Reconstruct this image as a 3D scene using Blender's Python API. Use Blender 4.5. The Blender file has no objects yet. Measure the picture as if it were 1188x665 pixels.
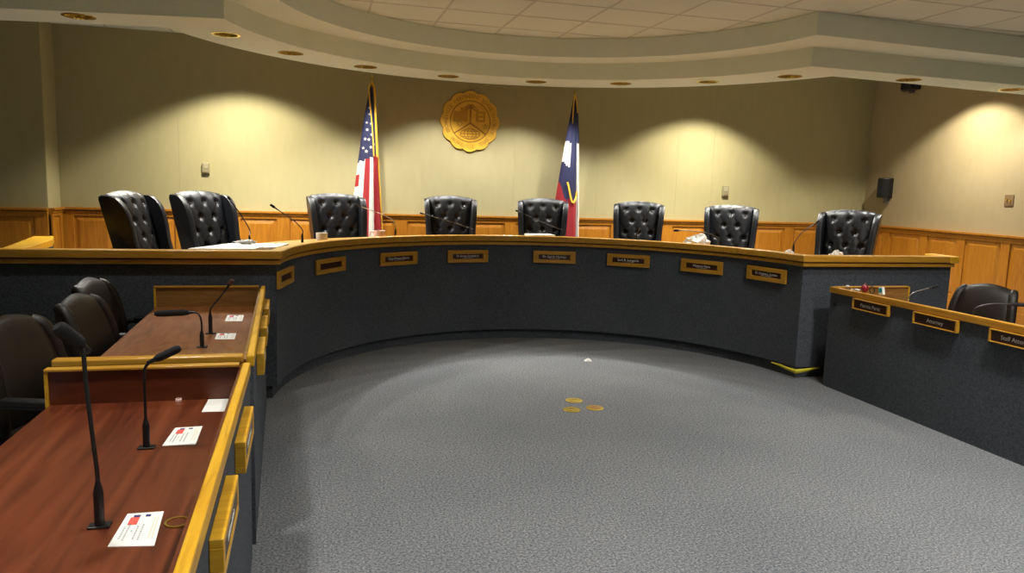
import bpy, bmesh, math, random
from mathutils import Vector, Matrix
random.seed(7)
PI = math.pi
S = bpy.context.scene
COL = S.collection

# ------------------------------------------------------------------ materials
def new_mat(name):
    m = bpy.data.materials.new(name); m.use_nodes = True
    nt = m.node_tree
    return m, nt, nt.nodes['Principled BSDF']

def plain(name, col, rough=0.5, metal=0.0, spec=None, coat=0.0):
    m, nt, b = new_mat(name)
    b.inputs['Base Color'].default_value = (*col, 1)
    b.inputs['Roughness'].default_value = rough
    b.inputs['Metallic'].default_value = metal
    if spec is not None: b.inputs['Specular IOR Level'].default_value = spec
    if coat: b.inputs['Coat Weight'].default_value = coat; b.inputs['Coat Roughness'].default_value = 0.08
    return m

def ramp(nt, stops):
    r = nt.nodes.new('ShaderNodeValToRGB')
    while len(r.color_ramp.elements) < len(stops): r.color_ramp.elements.new(0.5)
    for e, (p, c) in zip(r.color_ramp.elements, stops): e.position = p; e.color = (*c, 1)
    return r

def noisy(name, c1, c2, scale=40, rough=0.6, bump=0.0, bscale=None, metal=0.0, stretch=(1, 1, 1), spec=None, detail=3):
    m, nt, b = new_mat(name)
    tc = nt.nodes.new('ShaderNodeTexCoord'); mp = nt.nodes.new('ShaderNodeMapping')
    mp.inputs['Scale'].default_value = stretch
    nt.links.new(tc.outputs['Object'], mp.inputs['Vector'])
    n = nt.nodes.new('ShaderNodeTexNoise'); n.inputs['Scale'].default_value = scale; n.inputs['Detail'].default_value = detail
    nt.links.new(mp.outputs['Vector'], n.inputs['Vector'])
    r = ramp(nt, [(0.3, c1), (0.7, c2)])
    nt.links.new(n.outputs['Fac'], r.inputs['Fac']); nt.links.new(r.outputs['Color'], b.inputs['Base Color'])
    b.inputs['Roughness'].default_value = rough; b.inputs['Metallic'].default_value = metal
    if spec is not None: b.inputs['Specular IOR Level'].default_value = spec
    if bump:
        n2 = nt.nodes.new('ShaderNodeTexNoise'); n2.inputs['Scale'].default_value = bscale or scale * 2
        nt.links.new(mp.outputs['Vector'], n2.inputs['Vector'])
        bp = nt.nodes.new('ShaderNodeBump'); bp.inputs['Strength'].default_value = bump; bp.inputs['Distance'].default_value = 0.01
        nt.links.new(n2.outputs['Fac'], bp.inputs['Height']); nt.links.new(bp.outputs['Normal'], b.inputs['Normal'])
    return m

def wood(name, dark, mid, light, stretch, rough=0.35, scale=3.0, coat=0.0, dist=1.5):
    m, nt, b = new_mat(name)
    tc = nt.nodes.new('ShaderNodeTexCoord'); mp = nt.nodes.new('ShaderNodeMapping')
    mp.inputs['Scale'].default_value = stretch
    nt.links.new(tc.outputs['Object'], mp.inputs['Vector'])
    n = nt.nodes.new('ShaderNodeTexNoise'); n.inputs['Scale'].default_value = scale; n.inputs['Detail'].default_value = 6
    n.inputs['Distortion'].default_value = dist; n.inputs['Roughness'].default_value = 0.6
    nt.links.new(mp.outputs['Vector'], n.inputs['Vector'])
    r = ramp(nt, [(0.3, dark), (0.5, mid), (0.72, light)])
    nt.links.new(n.outputs['Fac'], r.inputs['Fac']); nt.links.new(r.outputs['Color'], b.inputs['Base Color'])
    b.inputs['Roughness'].default_value = rough
    if coat: b.inputs['Coat Weight'].default_value = coat; b.inputs['Coat Roughness'].default_value = 0.12
    return m

def carpet(name, c1, c2, c3):
    m, nt, b = new_mat(name)
    tc = nt.nodes.new('ShaderNodeTexCoord')
    n = nt.nodes.new('ShaderNodeTexNoise'); n.inputs['Scale'].default_value = 85; n.inputs['Detail'].default_value = 5; n.inputs['Roughness'].default_value = 0.85
    nt.links.new(tc.outputs['Object'], n.inputs['Vector'])
    r = ramp(nt, [(0.36, c1), (0.5, c2), (0.64, c3)])
    nt.links.new(n.outputs['Fac'], r.inputs['Fac'])
    big = nt.nodes.new('ShaderNodeTexNoise'); big.inputs['Scale'].default_value = 1.3; big.inputs['Detail'].default_value = 3
    nt.links.new(tc.outputs['Object'], big.inputs['Vector'])
    rb = ramp(nt, [(0.3, (0.9, 0.9, 0.9)), (0.7, (1.06, 1.04, 1.02))])
    nt.links.new(big.outputs['Fac'], rb.inputs['Fac'])
    mx = nt.nodes.new('ShaderNodeMix'); mx.data_type = 'RGBA'; mx.blend_type = 'MULTIPLY'; mx.inputs['Factor'].default_value = 1
    nt.links.new(r.outputs['Color'], mx.inputs['A']); nt.links.new(rb.outputs['Color'], mx.inputs['B'])
    nt.links.new(mx.outputs['Result'], b.inputs['Base Color'])
    b.inputs['Roughness'].default_value = 0.95; b.inputs['Specular IOR Level'].default_value = 0.1
    bp = nt.nodes.new('ShaderNodeBump'); bp.inputs['Strength'].default_value = 0.1; bp.inputs['Distance'].default_value = 0.003
    nt.links.new(n.outputs['Fac'], bp.inputs['Height']); nt.links.new(bp.outputs['Normal'], b.inputs['Normal'])
    return m

M = {}
M['carpet'] = carpet('carpet_floor', (0.035, 0.040, 0.050), (0.140, 0.147, 0.158), (0.30, 0.302, 0.305))
M['panel'] = carpet('carpet_panel', (0.042, 0.047, 0.056), (0.072, 0.080, 0.094), (0.110, 0.120, 0.136))
M['wall'] = noisy('wall_fabric', (0.37, 0.325, 0.175), (0.39, 0.342, 0.187), scale=14, rough=0.9, bump=0.08, bscale=160, stretch=(1, 1, 0.25), spec=0.2)
M['wallr'] = noisy('wall_fabric_side', (0.385, 0.305, 0.175), (0.405, 0.322, 0.187), scale=14, rough=0.9, bump=0.08, bscale=160, stretch=(1, 1, 0.25), spec=0.2)
M['plaster'] = noisy('soffit_paint', (0.78, 0.84, 0.71), (0.80, 0.86, 0.73), scale=6, rough=0.9, spec=0.1)
M['tile'] = noisy('ceiling_tile', (0.76, 0.80, 0.69), (0.82, 0.86, 0.75), scale=90, rough=0.95, spec=0.1)
M['tbar'] = plain('ceiling_grid_metal', (0.60, 0.60, 0.51), 0.6)
OAKC = ((0.29, 0.102, 0.009), (0.37, 0.14, 0.012), (0.43, 0.175, 0.017))
M['oak_v'] = wood('oak_vertical', *OAKC, (9, 9, 0.9), 0.32)
M['oak_x'] = wood('oak_lengthwise', (0.39, 0.18, 0.016), (0.50, 0.245, 0.023), (0.59, 0.315, 0.04), (0.8, 9, 12), 0.28)
M['oak_y'] = wood('oak_rail', (0.52, 0.25, 0.012), (0.68, 0.36, 0.018), (0.78, 0.45, 0.035), (9, 0.8, 12), 0.3)
M['oak_top'] = wood('oak_worktop', (0.24, 0.10, 0.012), (0.32, 0.145, 0.016), (0.39, 0.19, 0.025), (0.8, 9, 12), 0.4)
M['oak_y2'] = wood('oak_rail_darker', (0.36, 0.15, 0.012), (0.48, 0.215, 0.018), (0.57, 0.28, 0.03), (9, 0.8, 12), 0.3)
M['mahog'] = wood('mahogany_laminate', (0.05, 0.010, 0.004), (0.125, 0.027, 0.009), (0.185, 0.048, 0.016), (9, 0.55, 5), 0.3, 2.0, dist=.7)
M['mahog2'] = wood('laminate_lighter', (0.14, 0.046, 0.013), (0.24, 0.086, 0.024), (0.31, 0.125, 0.04), (6, 0.8, 5), 0.3, 2.6, dist=2.2)  # lighter tone of the desktop laminate, for the rear and right desks
M['mahogx'] = wood('mahogany_board', (0.07, 0.014, 0.005), (0.11, 0.025, 0.008), (0.16, 0.042, 0.014), (0.9, 5, 5), 0.32, 2.2)
M['mahogx2'] = wood('board_lighter', (0.2, 0.095, 0.022), (0.29, 0.145, 0.035), (0.36, 0.2, 0.055), (0.9, 5, 9), 0.35, 2.4)  # lighter tone of the desk boards, for the rear and right desks
M['black_leather'] = noisy('black_leather', (0.006, 0.007, 0.009), (0.012, 0.013, 0.016), scale=60, rough=0.36, bump=0.12, bscale=260, spec=0.36)
M['brown_leather'] = noisy('brown_leather', (0.007, 0.0045, 0.003), (0.015, 0.009, 0.006), scale=14, rough=0.45, bump=0.1, bscale=220, spec=0.4)
M['black'] = plain('black_plastic', (0.008, 0.008, 0.009), 0.4)
M['foam'] = noisy('windscreen_foam', (0.006, 0.006, 0.007), (0.02, 0.02, 0.022), scale=300, rough=0.95, bump=0.6, bscale=500)
M['neck'] = plain('gooseneck_metal', (0.06, 0.06, 0.065), 0.4, 0.8)
M['chrome'] = plain('satin_steel', (0.45, 0.45, 0.46), 0.3, 1.0)
M['red_foam'] = noisy('faded_foam', (0.07, 0.03, 0.022), (0.12, 0.05, 0.035), scale=200, rough=0.95)
M['brass'] = plain('brass', (0.80, 0.58, 0.16), 0.18, 1.0)
M['brass_cover'] = plain('worn_brass', (0.40, 0.29, 0.05), 0.48, 1.0)
M['gold'] = noisy('gold_seal', (0.66, 0.36, 0.03), (0.82, 0.50, 0.06), scale=9, rough=0.45, spec=0.4)
M['gold_dark'] = plain('gold_engraving', (0.33, 0.15, 0.012), 0.5)
M['gold_relief'] = plain('gold_relief', (0.72, 0.40, 0.035), 0.4)
M['gold_mid'] = plain('gold_crest', (0.52, 0.27, 0.018), 0.5)  # slightly darker gold for the raised crest book and letter
M['gold_cord'] = noisy('gold_cord', (0.6, 0.33, 0.02), (0.85, 0.52, 0.05), scale=120, rough=0.6)
M['flag_blue'] = plain('flag_blue', (0.009, 0.011, 0.055), 0.75)
M['flag_red'] = plain('flag_red', (0.27, 0.006, 0.011), 0.75)
M['flag_white'] = plain('flag_white', (0.58, 0.55, 0.49), 0.8)
M['white'] = plain('paper_white', (0.82, 0.80, 0.74), 0.7)
M['paper_gray'] = plain('paper_print', (0.42, 0.42, 0.42), 0.8)
M['paper_pale'] = plain('paper_pale_print', (0.72, 0.62, 0.46), 0.8)
M['paper_red'] = plain('paper_red', (0.75, 0.10, 0.07), 0.7)
M['paper_navy'] = plain('paper_navy', (0.03, 0.02, 0.14), 0.7)
M['ceramic'] = plain('ceramic', (0.84, 0.80, 0.70), 0.35)
M['pink'] = plain('pinkish_ceramic', (0.75, 0.52, 0.45), 0.35)
M['plate'] = noisy('plate_brown', (0.036, 0.010, 0.004), (0.055, 0.016, 0.006), scale=20, rough=0.3)
M['letters'] = plain('plate_lettering', (0.90, 0.88, 0.82), 0.5)
M['yellow'] = noisy('yellow_tape', (0.5, 0.42, 0.015), (0.72, 0.62, 0.03), scale=18, rough=0.5)
M['beige'] = plain('beige_plastic', (0.25, 0.22, 0.13), 0.5)
M['cover'] = plain('beige_cover', (0.34, 0.30, 0.19), 0.5)
M['plate_metal'] = plain('bronze_plate', (0.32, 0.22, 0.13), 0.4, 0.5)
M['red_plastic'] = plain('red_plastic', (0.25, 0.012, 0.02), 0.25)
M['teal'] = plain('teal_print', (0.03, 0.32, 0.34), 0.4)
M['gray_plastic'] = plain('gray_plastic', (0.12, 0.12, 0.12), 0.45)
M['dark_gap'] = plain('dark_gap', (0.01, 0.01, 0.012), 0.9)
M['bulb'] = plain('frosted_bulb', (0.7, 0.66, 0.5), 0.3)
_b = M['bulb'].node_tree.nodes['Principled BSDF']; _b.inputs['Emission Color'].default_value = (1, .9, .62, 1); _b.inputs['Emission Strength'].default_value = 2.5
M['seam'] = plain('seam_gap', (0.14, 0.11, 0.05), 0.9)

# ------------------------------------------------------------------ mesh helpers
class MB:
    def __init__(s): s.v = []; s.f = []; s.mi = []; s.cur = 0
    def add(s, vs, fs):
        o = len(s.v); s.v += [tuple(p) for p in vs]
        for f in fs: s.f.append([i + o for i in f]); s.mi.append(s.cur)
        return s
    def box(s, x0, x1, y0, y1, z0, z1):
        return s.add([(x0, y0, z0), (x1, y0, z0), (x1, y1, z0), (x0, y1, z0), (x0, y0, z1), (x1, y0, z1), (x1, y1, z1), (x0, y1, z1)],
                     [(0, 3, 2, 1), (4, 5, 6, 7), (0, 1, 5, 4), (1, 2, 6, 5), (2, 3, 7, 6), (3, 0, 4, 7)])
    def prism(s, poly, z0, z1):           # poly: list of (x,y), counter-clockwise
        n = len(poly)
        return s.add([(x, y, z0) for x, y in poly] + [(x, y, z1) for x, y in poly],
                     [list(range(n))[::-1], list(range(n, 2 * n))] + [(i, (i + 1) % n, n + (i + 1) % n, n + i) for i in range(n)])
    def strip(s, A, B, z0, z1, closed_ends=True):   # solid between two plan polylines
        n = len(A)
        vs = [(x, y, z0) for x, y in A] + [(x, y, z0) for x, y in B] + [(x, y, z1) for x, y in A] + [(x, y, z1) for x, y in B]
        fs = []
        for i in range(n - 1):
            a, b, c, d = i, n + i, 2 * n + i, 3 * n + i
            fs += [(a, b, b + 1, a + 1), (c, c + 1, d + 1, d), (a, a + 1, c + 1, c), (b, d, d + 1, b + 1)]
        fs += [(0, 2 * n, 3 * n, n), (n - 1, 2 * n - 1, 4 * n - 1, 3 * n - 1)]
        return s.add(vs, fs)
    def tube(s, pts, r, seg=10, caps=True):
        pts = [Vector(p) for p in pts]; n = len(pts)
        rs = r if isinstance(r, (list, tuple)) else [r] * n
        vs = []; t0 = (pts[1] - pts[0]).normalized()
        u = t0.orthogonal().normalized()
        for i, p in enumerate(pts):
            t = ((pts[min(i + 1, n - 1)] - pts[max(i - 1, 0)])).normalized()
            u = (u - t * u.dot(t)).normalized(); w = t.cross(u)
            for k in range(seg):
                a = 2 * PI * k / seg; vs.append(p + (u * math.cos(a) + w * math.sin(a)) * rs[i])
        fs = []
        for i in range(n - 1):
            for k in range(seg):
                a = i * seg + k; b = i * seg + (k + 1) % seg
                fs.append((a, b, b + seg, a + seg))
        if caps: fs += [list(range(seg))[::-1], [(n - 1) * seg + k for k in range(seg)]]
        return s.add(vs, fs)
    def lathe(s, prof, seg=24, c=(0, 0, 0), closed=False):     # prof: (r,z) list
        n = len(prof); vs = []
        for r, z in prof:
            for k in range(seg):
                a = 2 * PI * k / seg; vs.append((c[0] + r * math.cos(a), c[1] + r * math.sin(a), c[2] + z))
        fs = []
        for i in range(n if closed else n - 1):
            j = (i + 1) % n
            for k in range(seg):
                l = (k + 1) % seg
                fs.append((i * seg + k, i * seg + l, j * seg + l, j * seg + k))
        if not closed: fs += [list(range(seg))[::-1], [(n - 1) * seg + k for k in range(seg)]]
        return s.add(vs, fs)
    def ball(s, c, r, seg=12, rings=8, sc=(1, 1, 1)):
        prof = [(max(1e-4, math.sin(PI * i / rings)) * r, -math.cos(PI * i / rings) * r) for i in range(rings + 1)]
        o = len(s.v); s.lathe(prof, seg)
        for i in range(o, len(s.v)):
            x, y, z = s.v[i]; s.v[i] = (c[0] + x * sc[0], c[1] + y * sc[1], c[2] + z * sc[2])
        return s
    def xf(s, m, start=0):
        for i in range(start, len(s.v)): s.v[i] = tuple(m @ Vector(s.v[i]))
        return s
    def build(s, name, mat, parent=None, bevel=0.0, smooth=False, loc=None, weld=False, seg=2):
        me = bpy.data.meshes.new(name); me.from_pydata(s.v, [], s.f)
        for m in (mat if isinstance(mat, (list, tuple)) else [mat]): me.materials.append(m)
        for p, i in zip(me.polygons, s.mi): p.material_index = i
        bm = bmesh.new(); bm.from_mesh(me)
        if weld: bmesh.ops.remove_doubles(bm, verts=bm.verts, dist=1e-5)
        bmesh.ops.recalc_face_normals(bm, faces=bm.faces); bm.to_mesh(me); bm.free()
        o = bpy.data.objects.new(name, me); COL.objects.link(o)
        if parent: o.parent = parent
        if loc: o.location = loc
        if smooth is True:
            for p in me.polygons: p.use_smooth = True
        elif smooth: me.shade_smooth() if False else me.set_sharp_from_angle(angle=math.radians(smooth)) or [setattr(p, 'use_smooth', True) for p in me.polygons]
        if bevel:
            b = o.modifiers.new('bevel', 'BEVEL'); b.width = bevel; b.segments = seg; b.limit_method = 'ANGLE'; b.angle_limit = math.radians(40)
        return o

def thing(name, label, cat, loc=(0, 0, 0), rz=0.0, group=None):
    o = bpy.data.objects.new(name, None); COL.objects.link(o); o.empty_display_size = 0.1
    o.location = loc; o.rotation_euler = (0, 0, rz)
    return tag(o, label, cat, group)
def tag(o, label, cat, group=None):
    o['label'] = label; o['category'] = cat
    if group: o['group'] = group
    return o
def struct(o): o['kind'] = 'structure'; return o
def dup(root, loc, rz, label, group=None):
    r = root.copy(); COL.objects.link(r); r.location = loc; r.rotation_euler = (0, 0, rz); r['label'] = label
    if group: r['group'] = group
    for ch in list(root.children):
        c = ch.copy(); COL.objects.link(c); c.parent = r
        for g in list(ch.children):
            d = g.copy(); COL.objects.link(d); d.parent = c
    return r
def text_mb(body, height, width=None, extrude=0.0008):
    """letters as a mesh builder, standing in the XZ plane, centred on the origin, read from -Y"""
    cu = bpy.data.curves.new('letters', 'FONT'); cu.body = body; cu.size = 1.0; cu.align_x = 'CENTER'; cu.resolution_u = 3
    cu.extrude = 0
    ob = bpy.data.objects.new('letters', cu); COL.objects.link(ob)
    dg = bpy.context.evaluated_depsgraph_get(); dg.update()
    me = bpy.data.meshes.new_from_object(ob.evaluated_get(dg))
    vs = [v.co.copy() for v in me.vertices]; fs = [tuple(p.vertices) for p in me.polygons]
    bpy.data.objects.remove(ob); bpy.data.curves.remove(cu); bpy.data.meshes.remove(me)
    mb = MB()
    if not vs: return mb
    w = max(v.x for v in vs) - min(v.x for v in vs); cx = (max(v.x for v in vs) + min(v.x for v in vs)) / 2
    sy = height / 0.72; sx = sy if width is None else min(sy, width / w)
    return mb.add([((v.x - cx) * sx, 0.0, (v.y - 0.36) * sy) for v in vs], fs)

# ------------------------------------------------------------------ plan curves of the dais and the ceiling rings
def ring(c, r, wl, wr, xl, xr, n=64):
    """left wing end -> corner -> arc -> corner -> right wing end.  wl / wr: (y at corner, y at end)"""
    def ang(y): return math.asin(max(-1, min(1, (y - c[1]) / r)))
    aL = PI - ang(wl[0]); aR = ang(wr[0])
    P = [(xl, wl[1])]
    for i in range(n + 1):
        a = aL + (aR - aL) * i / n; P.append((c[0] + r * math.cos(a), c[1] + r * math.sin(a)))
    P.append((xr, wr[1])); return P
DC = (1.90, 5.32)
XL, XR = -2.6, 5.62
def dpath(r, y, xl=XL, xr=XR): return ring(DC, r, (y, y), (y, y), xl, xr)

# ------------------------------------------------------------------ room
RX0, RX1, RY0, RY1, CZ = -5.0, 7.9, -4.0, 9.5, 3.2
struct(MB().box(RX0 - .2, RX1 + .2, RY0 - .2, RY1 + .2, -0.1, 0).build('floor', M['carpet']))
PZ = 0.2
pl = [(RX0, 5.67), (-0.2, 5.67)] + [p for p in dpath(2.32, 5.7)[1:-1]] + [(4.0, 5.67), (RX1, 5.67), (RX1, RY1), (RX0, RY1)]
pp = dpath(2.34, 5.72, RX0, RX1)
plat = MB().strip(pp, [(RX0 + (RX1 - RX0) * i / (len(pp) - 1), RY1) for i in range(len(pp))], 0.0, PZ).build('floor_platform', M['carpet']); struct(plat)

SX = -2.77      # the wall steps forward left of here
w = MB()
seams = [SX, -1.52, -0.77, 0.35, 1.3, 2.5, 3.65, 4.815, 5.36, 5.99, RX1]
for a, b in zip(seams[:-1], seams[1:]): w.box(a + .0007, b - .0007, RY1, RY1 + .05, 0, CZ + .2)
w.box(SX, RX1 + .2, RY1 + .004, RY1 + .2, 0, CZ + .2)
struct(w.build('wall_back', M['wall']))
w = MB().box(RX0, SX, 9.1, RY1 + .2, 0, CZ)
struct(w.build('wall_back_step', M['wall'], bevel=.01))
w = MB().box(RX1, RX1 + .2, RY0 - .2, RY1 + .2, 0, CZ + .2); struct(w.build('wall_right', M['wallr']))
w = MB().box(RX0 - .2, RX0, RY0 - .2, RY1 + .2, 0, CZ); struct(w.build('wall_left', M['wall']))
w = MB().box(RX0, RX1, RY0 - .2, RY0, 0, CZ); struct(w.build('wall_front', M['wall']))
cm = MB().box(RX0 - .2, 4.9, RY0 - .2, RY1 + .2, CZ + .0025, CZ + .3).box(4.9, RX1 + .2, RY0 - .2, 7.1, CZ + .0025, CZ + .3).box(4.9, RX1 + .2, 7.1, RY1 + .2, CZ + .15, CZ + .3)
ceil = struct(cm.build('ceiling', M['tile']))
g = MB()
x = 0.506 - 8 * 0.682
while x < RX1: g.box(x - .011, x + .011, RY0, RY1 if x < 4.85 else 7.09, CZ, CZ + .012); x += 0.682
y = 7.733 - 19 * 0.599
while y < RY1: g.box(RX0, RX1 if y < 7.05 else 4.89, y - .011, y + .011, CZ - .0005, CZ + .012); y += 0.599
g.build('grid', M['tbar'], ceil)

# wainscot: stiles, rails, raised fields and a moulded cap.  frame(P, u): point on the wall from run coordinate
def wainscot(name, u0, u1, stiles, place, bot=PZ):
    """place(u, d, z) -> world point; d = distance out of the wall"""
    m = MB()
    def bx(a, b, d, z0, z1):
        P = [place(a, 0, z0), place(b, 0, z0), place(b, d, z0), place(a, d, z0), place(a, 0, z1), place(b, 0, z1), place(b, d, z1), place(a, d, z1)]
        m.add(P, [(0, 3, 2, 1), (4, 5, 6, 7), (0, 1, 5, 4), (1, 2, 6, 5), (2, 3, 7, 6), (3, 0, 4, 7)])
    bx(u0, u1, .018, bot, 1.13)                 # backing
    bx(u0, u1, .034, 1.112, 1.152)              # top rail
    bx(u0, u1, .046, 1.152, 1.166); bx(u0, u1, .03, 1.166, 1.178); bx(u0, u1, .058, 1.178, 1.204)   # cap mouldings
    bx(u0, u1, .034, bot, bot + .2); bx(u0, u1, .042, bot, bot + .12)
    edges = []
    for c, wd in stiles: bx(max(u0, c - wd / 2), min(u1, c + wd / 2), .034, bot + .2, 1.112); edges.append((c - wd / 2, c + wd / 2))
    for (a0, a1), (b0, b1) in zip(edges[:-1], edges[1:]):
        l, r = a1, b0
        if r - l < .15: continue
        z0, z1 = bot + .2, 1.112; i = .018; k = .06
        P = [place(l + i, .018, z0 + i), place(r - i, .018, z0 + i), place(r - i, .018, z1 - i), place(l + i, .018, z1 - i),
             place(l + k, .030, z0 + k), place(r - k, .030, z0 + k), place(r - k, .030, z1 - k), place(l + k, .030, z1 - k)]
        m.add(P, [(4, 5, 6, 7), (0, 1, 5, 4), (1, 2, 6, 5), (2, 3, 7, 6), (3, 0, 4, 7)])
    return struct(m.build(name, M['oak_v'], bevel=.002, seg=1))
bs = [SX + .06, -2.16, -1.5, -.93, -.365, .345, 1.05, 1.755, 2.47, 3.2, 3.95, 4.71, 5.35, 6.02, 6.64, 7.26, RX1 - .04]
wainscot('trim_1', SX, RX1, [(c, .15) for c in bs], lambda u, d, z: (u, RY1 - d, z))
wainscot('trim_2', 1.0, RY1 - .058, [(c, .12) for c in (2.08, 2.7, 3.32, 3.94, 4.56, 5.18, 5.8, 6.42, 7.04, 7.675, 8.28, 8.955, RY1 - .1)], lambda u, d, z: (RX1 - d, u, z))
wainscot('trim_3', RX0, SX - .002, [(c, .14) for c in (-4.6, -4.0, -3.42, SX - .06)], lambda u, d, z: (u, 9.1 - d, z))
wainscot('trim_4', 9.1, RY1 - .06, [(9.13, .06), (9.4, .06)], lambda u, d, z: (SX + d, u, z))

# ------------------------------------------------------------------ ceiling soffit: two stepped tiers around the dais
SC = (1.95, 5.75)
back = ring(SC, 3.39, (7.0, 7.85), (6.84, 7.05), RX0, RX1)
t1 = ring(SC, 2.72, (6.45, 7.25), (6.41, 6.52), RX0, RX1)
t2 = ring(SC, 2.33, (5.95, 6.5), (5.93, 6.14), RX0, RX1)
ZL, ZM = 2.82, 3.0
low = MB().strip(t1, back, ZL, ZM).build('soffit', M['plaster'])
up = struct(MB().strip(t2, back, ZM, CZ - .001).build('soffit_upper_tier', M['plaster']))
struct(low)
LIGHTS = [(-1.80, 6.83), (-.739, 7.139), (-.223, 7.89), (.535, 8.452), (1.487, 8.735), (2.527, 8.698), (3.456, 8.366), (4.257, 7.78), (4.793, 7.04), (5.972, 6.70), (7.40, 6.79)]
cut = MB()
for x, y in LIGHTS: cut.lathe([(.104, -.05), (.104, .15)], 32, (x, y, ZL))
cutter = cut.build('cutter', M['plaster'])
bo = low.modifiers.new('holes', 'BOOLEAN'); bo.operation = 'DIFFERENCE'; bo.object = cutter; bo.solver = 'EXACT'
dg = bpy.context.evaluated_depsgraph_get(); dg.update()
me2 = bpy.data.meshes.new_from_object(low.evaluated_get(dg)); low.modifiers.clear(); low.data = me2
bpy.data.objects.remove(cutter)

# recessed brass downlights
def downlight():
    t = thing('recessed_downlight', 'x', 'ceiling light', group='brass downlights along the curved soffit')
    m = MB().lathe([(.100, .004), (.100, -.004), (.122, -.004), (.124, 0), (.122, .0)], 40, closed=True); m.build('trim_ring', M['brass'], t, smooth=40)
    n = 48; m = MB(); vs = []
    prof = [(.102, -.001), (.092, .05), (.075, .1), (.05, .135), (.02, .14)]
    for r, z in prof:
        for k in range(n):
            a = 2 * PI * k / n; rr = r * (1 - (.055 if k % 2 else 0)); vs.append((rr * math.cos(a), rr * math.sin(a), z))
    m.add(vs, [(i * n + k, i * n + (k + 1) % n, (i + 1) * n + (k + 1) % n, (i + 1) * n + k) for i in range(len(prof) - 1) for k in range(n)])
    m.build('reflector', M['brass'], t)
    MB().lathe([(.001, .06), (.018, .065), (.03, .085), (.032, .1), (.018, .125), (.016, .14)], 16).build('bulb', M['bulb'], t, smooth=True)
    return t
DLAB = ['brass downlight at far left of the soffit, in its straight left wing', 'brass downlight where the soffit begins to curve, left of the left flag',
        'second brass downlight along the curved soffit from its left bend', 'brass downlight right above the red, white and blue striped flag',
        'brass downlight just left of and above the gold seal', 'brass downlight just right of and above the gold seal',
        'brass downlight right of the blue flag with the white edge, nearest it', 'brass downlight above the space between sixth and seventh tufted chairs',
        'last brass downlight on the curve before the right bend of the soffit', 'brass downlight above the black speaker tucked under the soffit at right',
        'brass downlight at far right of the soffit, above the right wall glow']
DL = None
for (x, y), lab in zip(LIGHTS, DLAB):
    if DL is None: DL = downlight(); DL.location = (x, y, ZL); DL['label'] = lab
    else: dup(DL, (x, y, ZL), 0, lab)

# ------------------------------------------------------------------ the dais
dais = thing('dais', 'long curved dais clad in dark blue-gray carpet with an oak top edge', 'dais', (1.9, 5.4, 0))
def dp(mb, name, mat, parent=dais, **k):
    off = Matrix.Translation((-1.9, -5.4, 0)); mb.xf(off); return mb.build(name, mat, parent, **k)
dp(MB().strip(dpath(2.18, 5.56), dpath(2.225, 5.605), .10, 1.0), 'front_panel', M['panel'], smooth=30)
dp(MB().strip(dpath(2.222, 5.602, XL + .05, XR - .05), dpath(2.27, 5.65, XL + .05, XR - .05), 0, .11), 'toe_kick', M['panel'], smooth=30)
dp(MB().strip(dpath(2.13, 5.50), dpath(2.225, 5.595), 1.032, 1.09), 'edge_band', M['oak_x'], bevel=.008, smooth=30)
dp(MB().strip(dpath(2.148, 5.518), dpath(2.22, 5.6), .992, 1.024), 'edge_moulding', M['oak_x'], bevel=.006, smooth=30)
dp(MB().strip(dpath(2.165, 5.54, XL + .02, XR - .02), dpath(2.22, 5.6, XL + .02, XR - .02), 1.02, 1.036), 'edge_groove', M['dark_gap'], smooth=30)
dp(MB().strip(dpath(2.225, 5.605, -1.9, XR - .06), dpath(2.86, 6.24, -1.9, XR - .06), .99, 1.03), 'worktop', M['oak_top'], smooth=30)
dp(MB().box(XR - .055, XR - .01, 5.61, 6.25, 0, 1.03), 'end_panel', M['panel'])
dp(MB().box(XR - .08, XR + .02, 5.492, 5.80, 1.03, 1.0925), 'end_cap', M['oak_y'], bevel=.01)
dp(MB().prism([(-1.94, 5.62), (-1.895, 5.62), (-1.98, 6.56), (-2.03, 6.56)], 0, 1.03), 'end_panel', M['panel'])
dp(MB().prism([(-1.97, 5.52), (-1.84, 5.52), (-1.91, 6.32), (-1.99, 6.62), (-2.12, 6.58)], 1.035, 1.093), 'end_cap', M['oak_y'], bevel=.008)

# yellow strip hanging loose at the right corner of the dais
pts = [(4.0 - .02, 5.79), (4.03 - .02, 5.70), (4.055 - .03, 5.6), (4.055, 5.535), (4.12, 5.53), (4.2, 5.535), (4.3, 5.54)]
zs = [.094, .088, .08, .072, .078, .086, .096]
hw = [.004, .012, .014, .02, .017, .013, .004]
m = MB(); n = len(pts); vs = []
for (x, y), z, h in zip(pts, zs, hw):
    vs += [(x, y - .004, z - h), (x - .004, y - .012, z), (x, y - .004, z + h), (x + .008, y + .004, z)]
m.add(vs, [(4 * i + k, 4 * i + (k + 1) % 4, 4 * i + 4 + (k + 1) % 4, 4 * i + 4 + k) for i in range(n - 1) for k in range(4)] + [(0, 1, 2, 3), (4 * n - 4, 4 * n - 3, 4 * n - 2, 4 * n - 1)])
tag(m.build('yellow_tape', M['yellow']), 'yellow tape peeling along the bottom of the dais at its right corner', 'tape')

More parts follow.
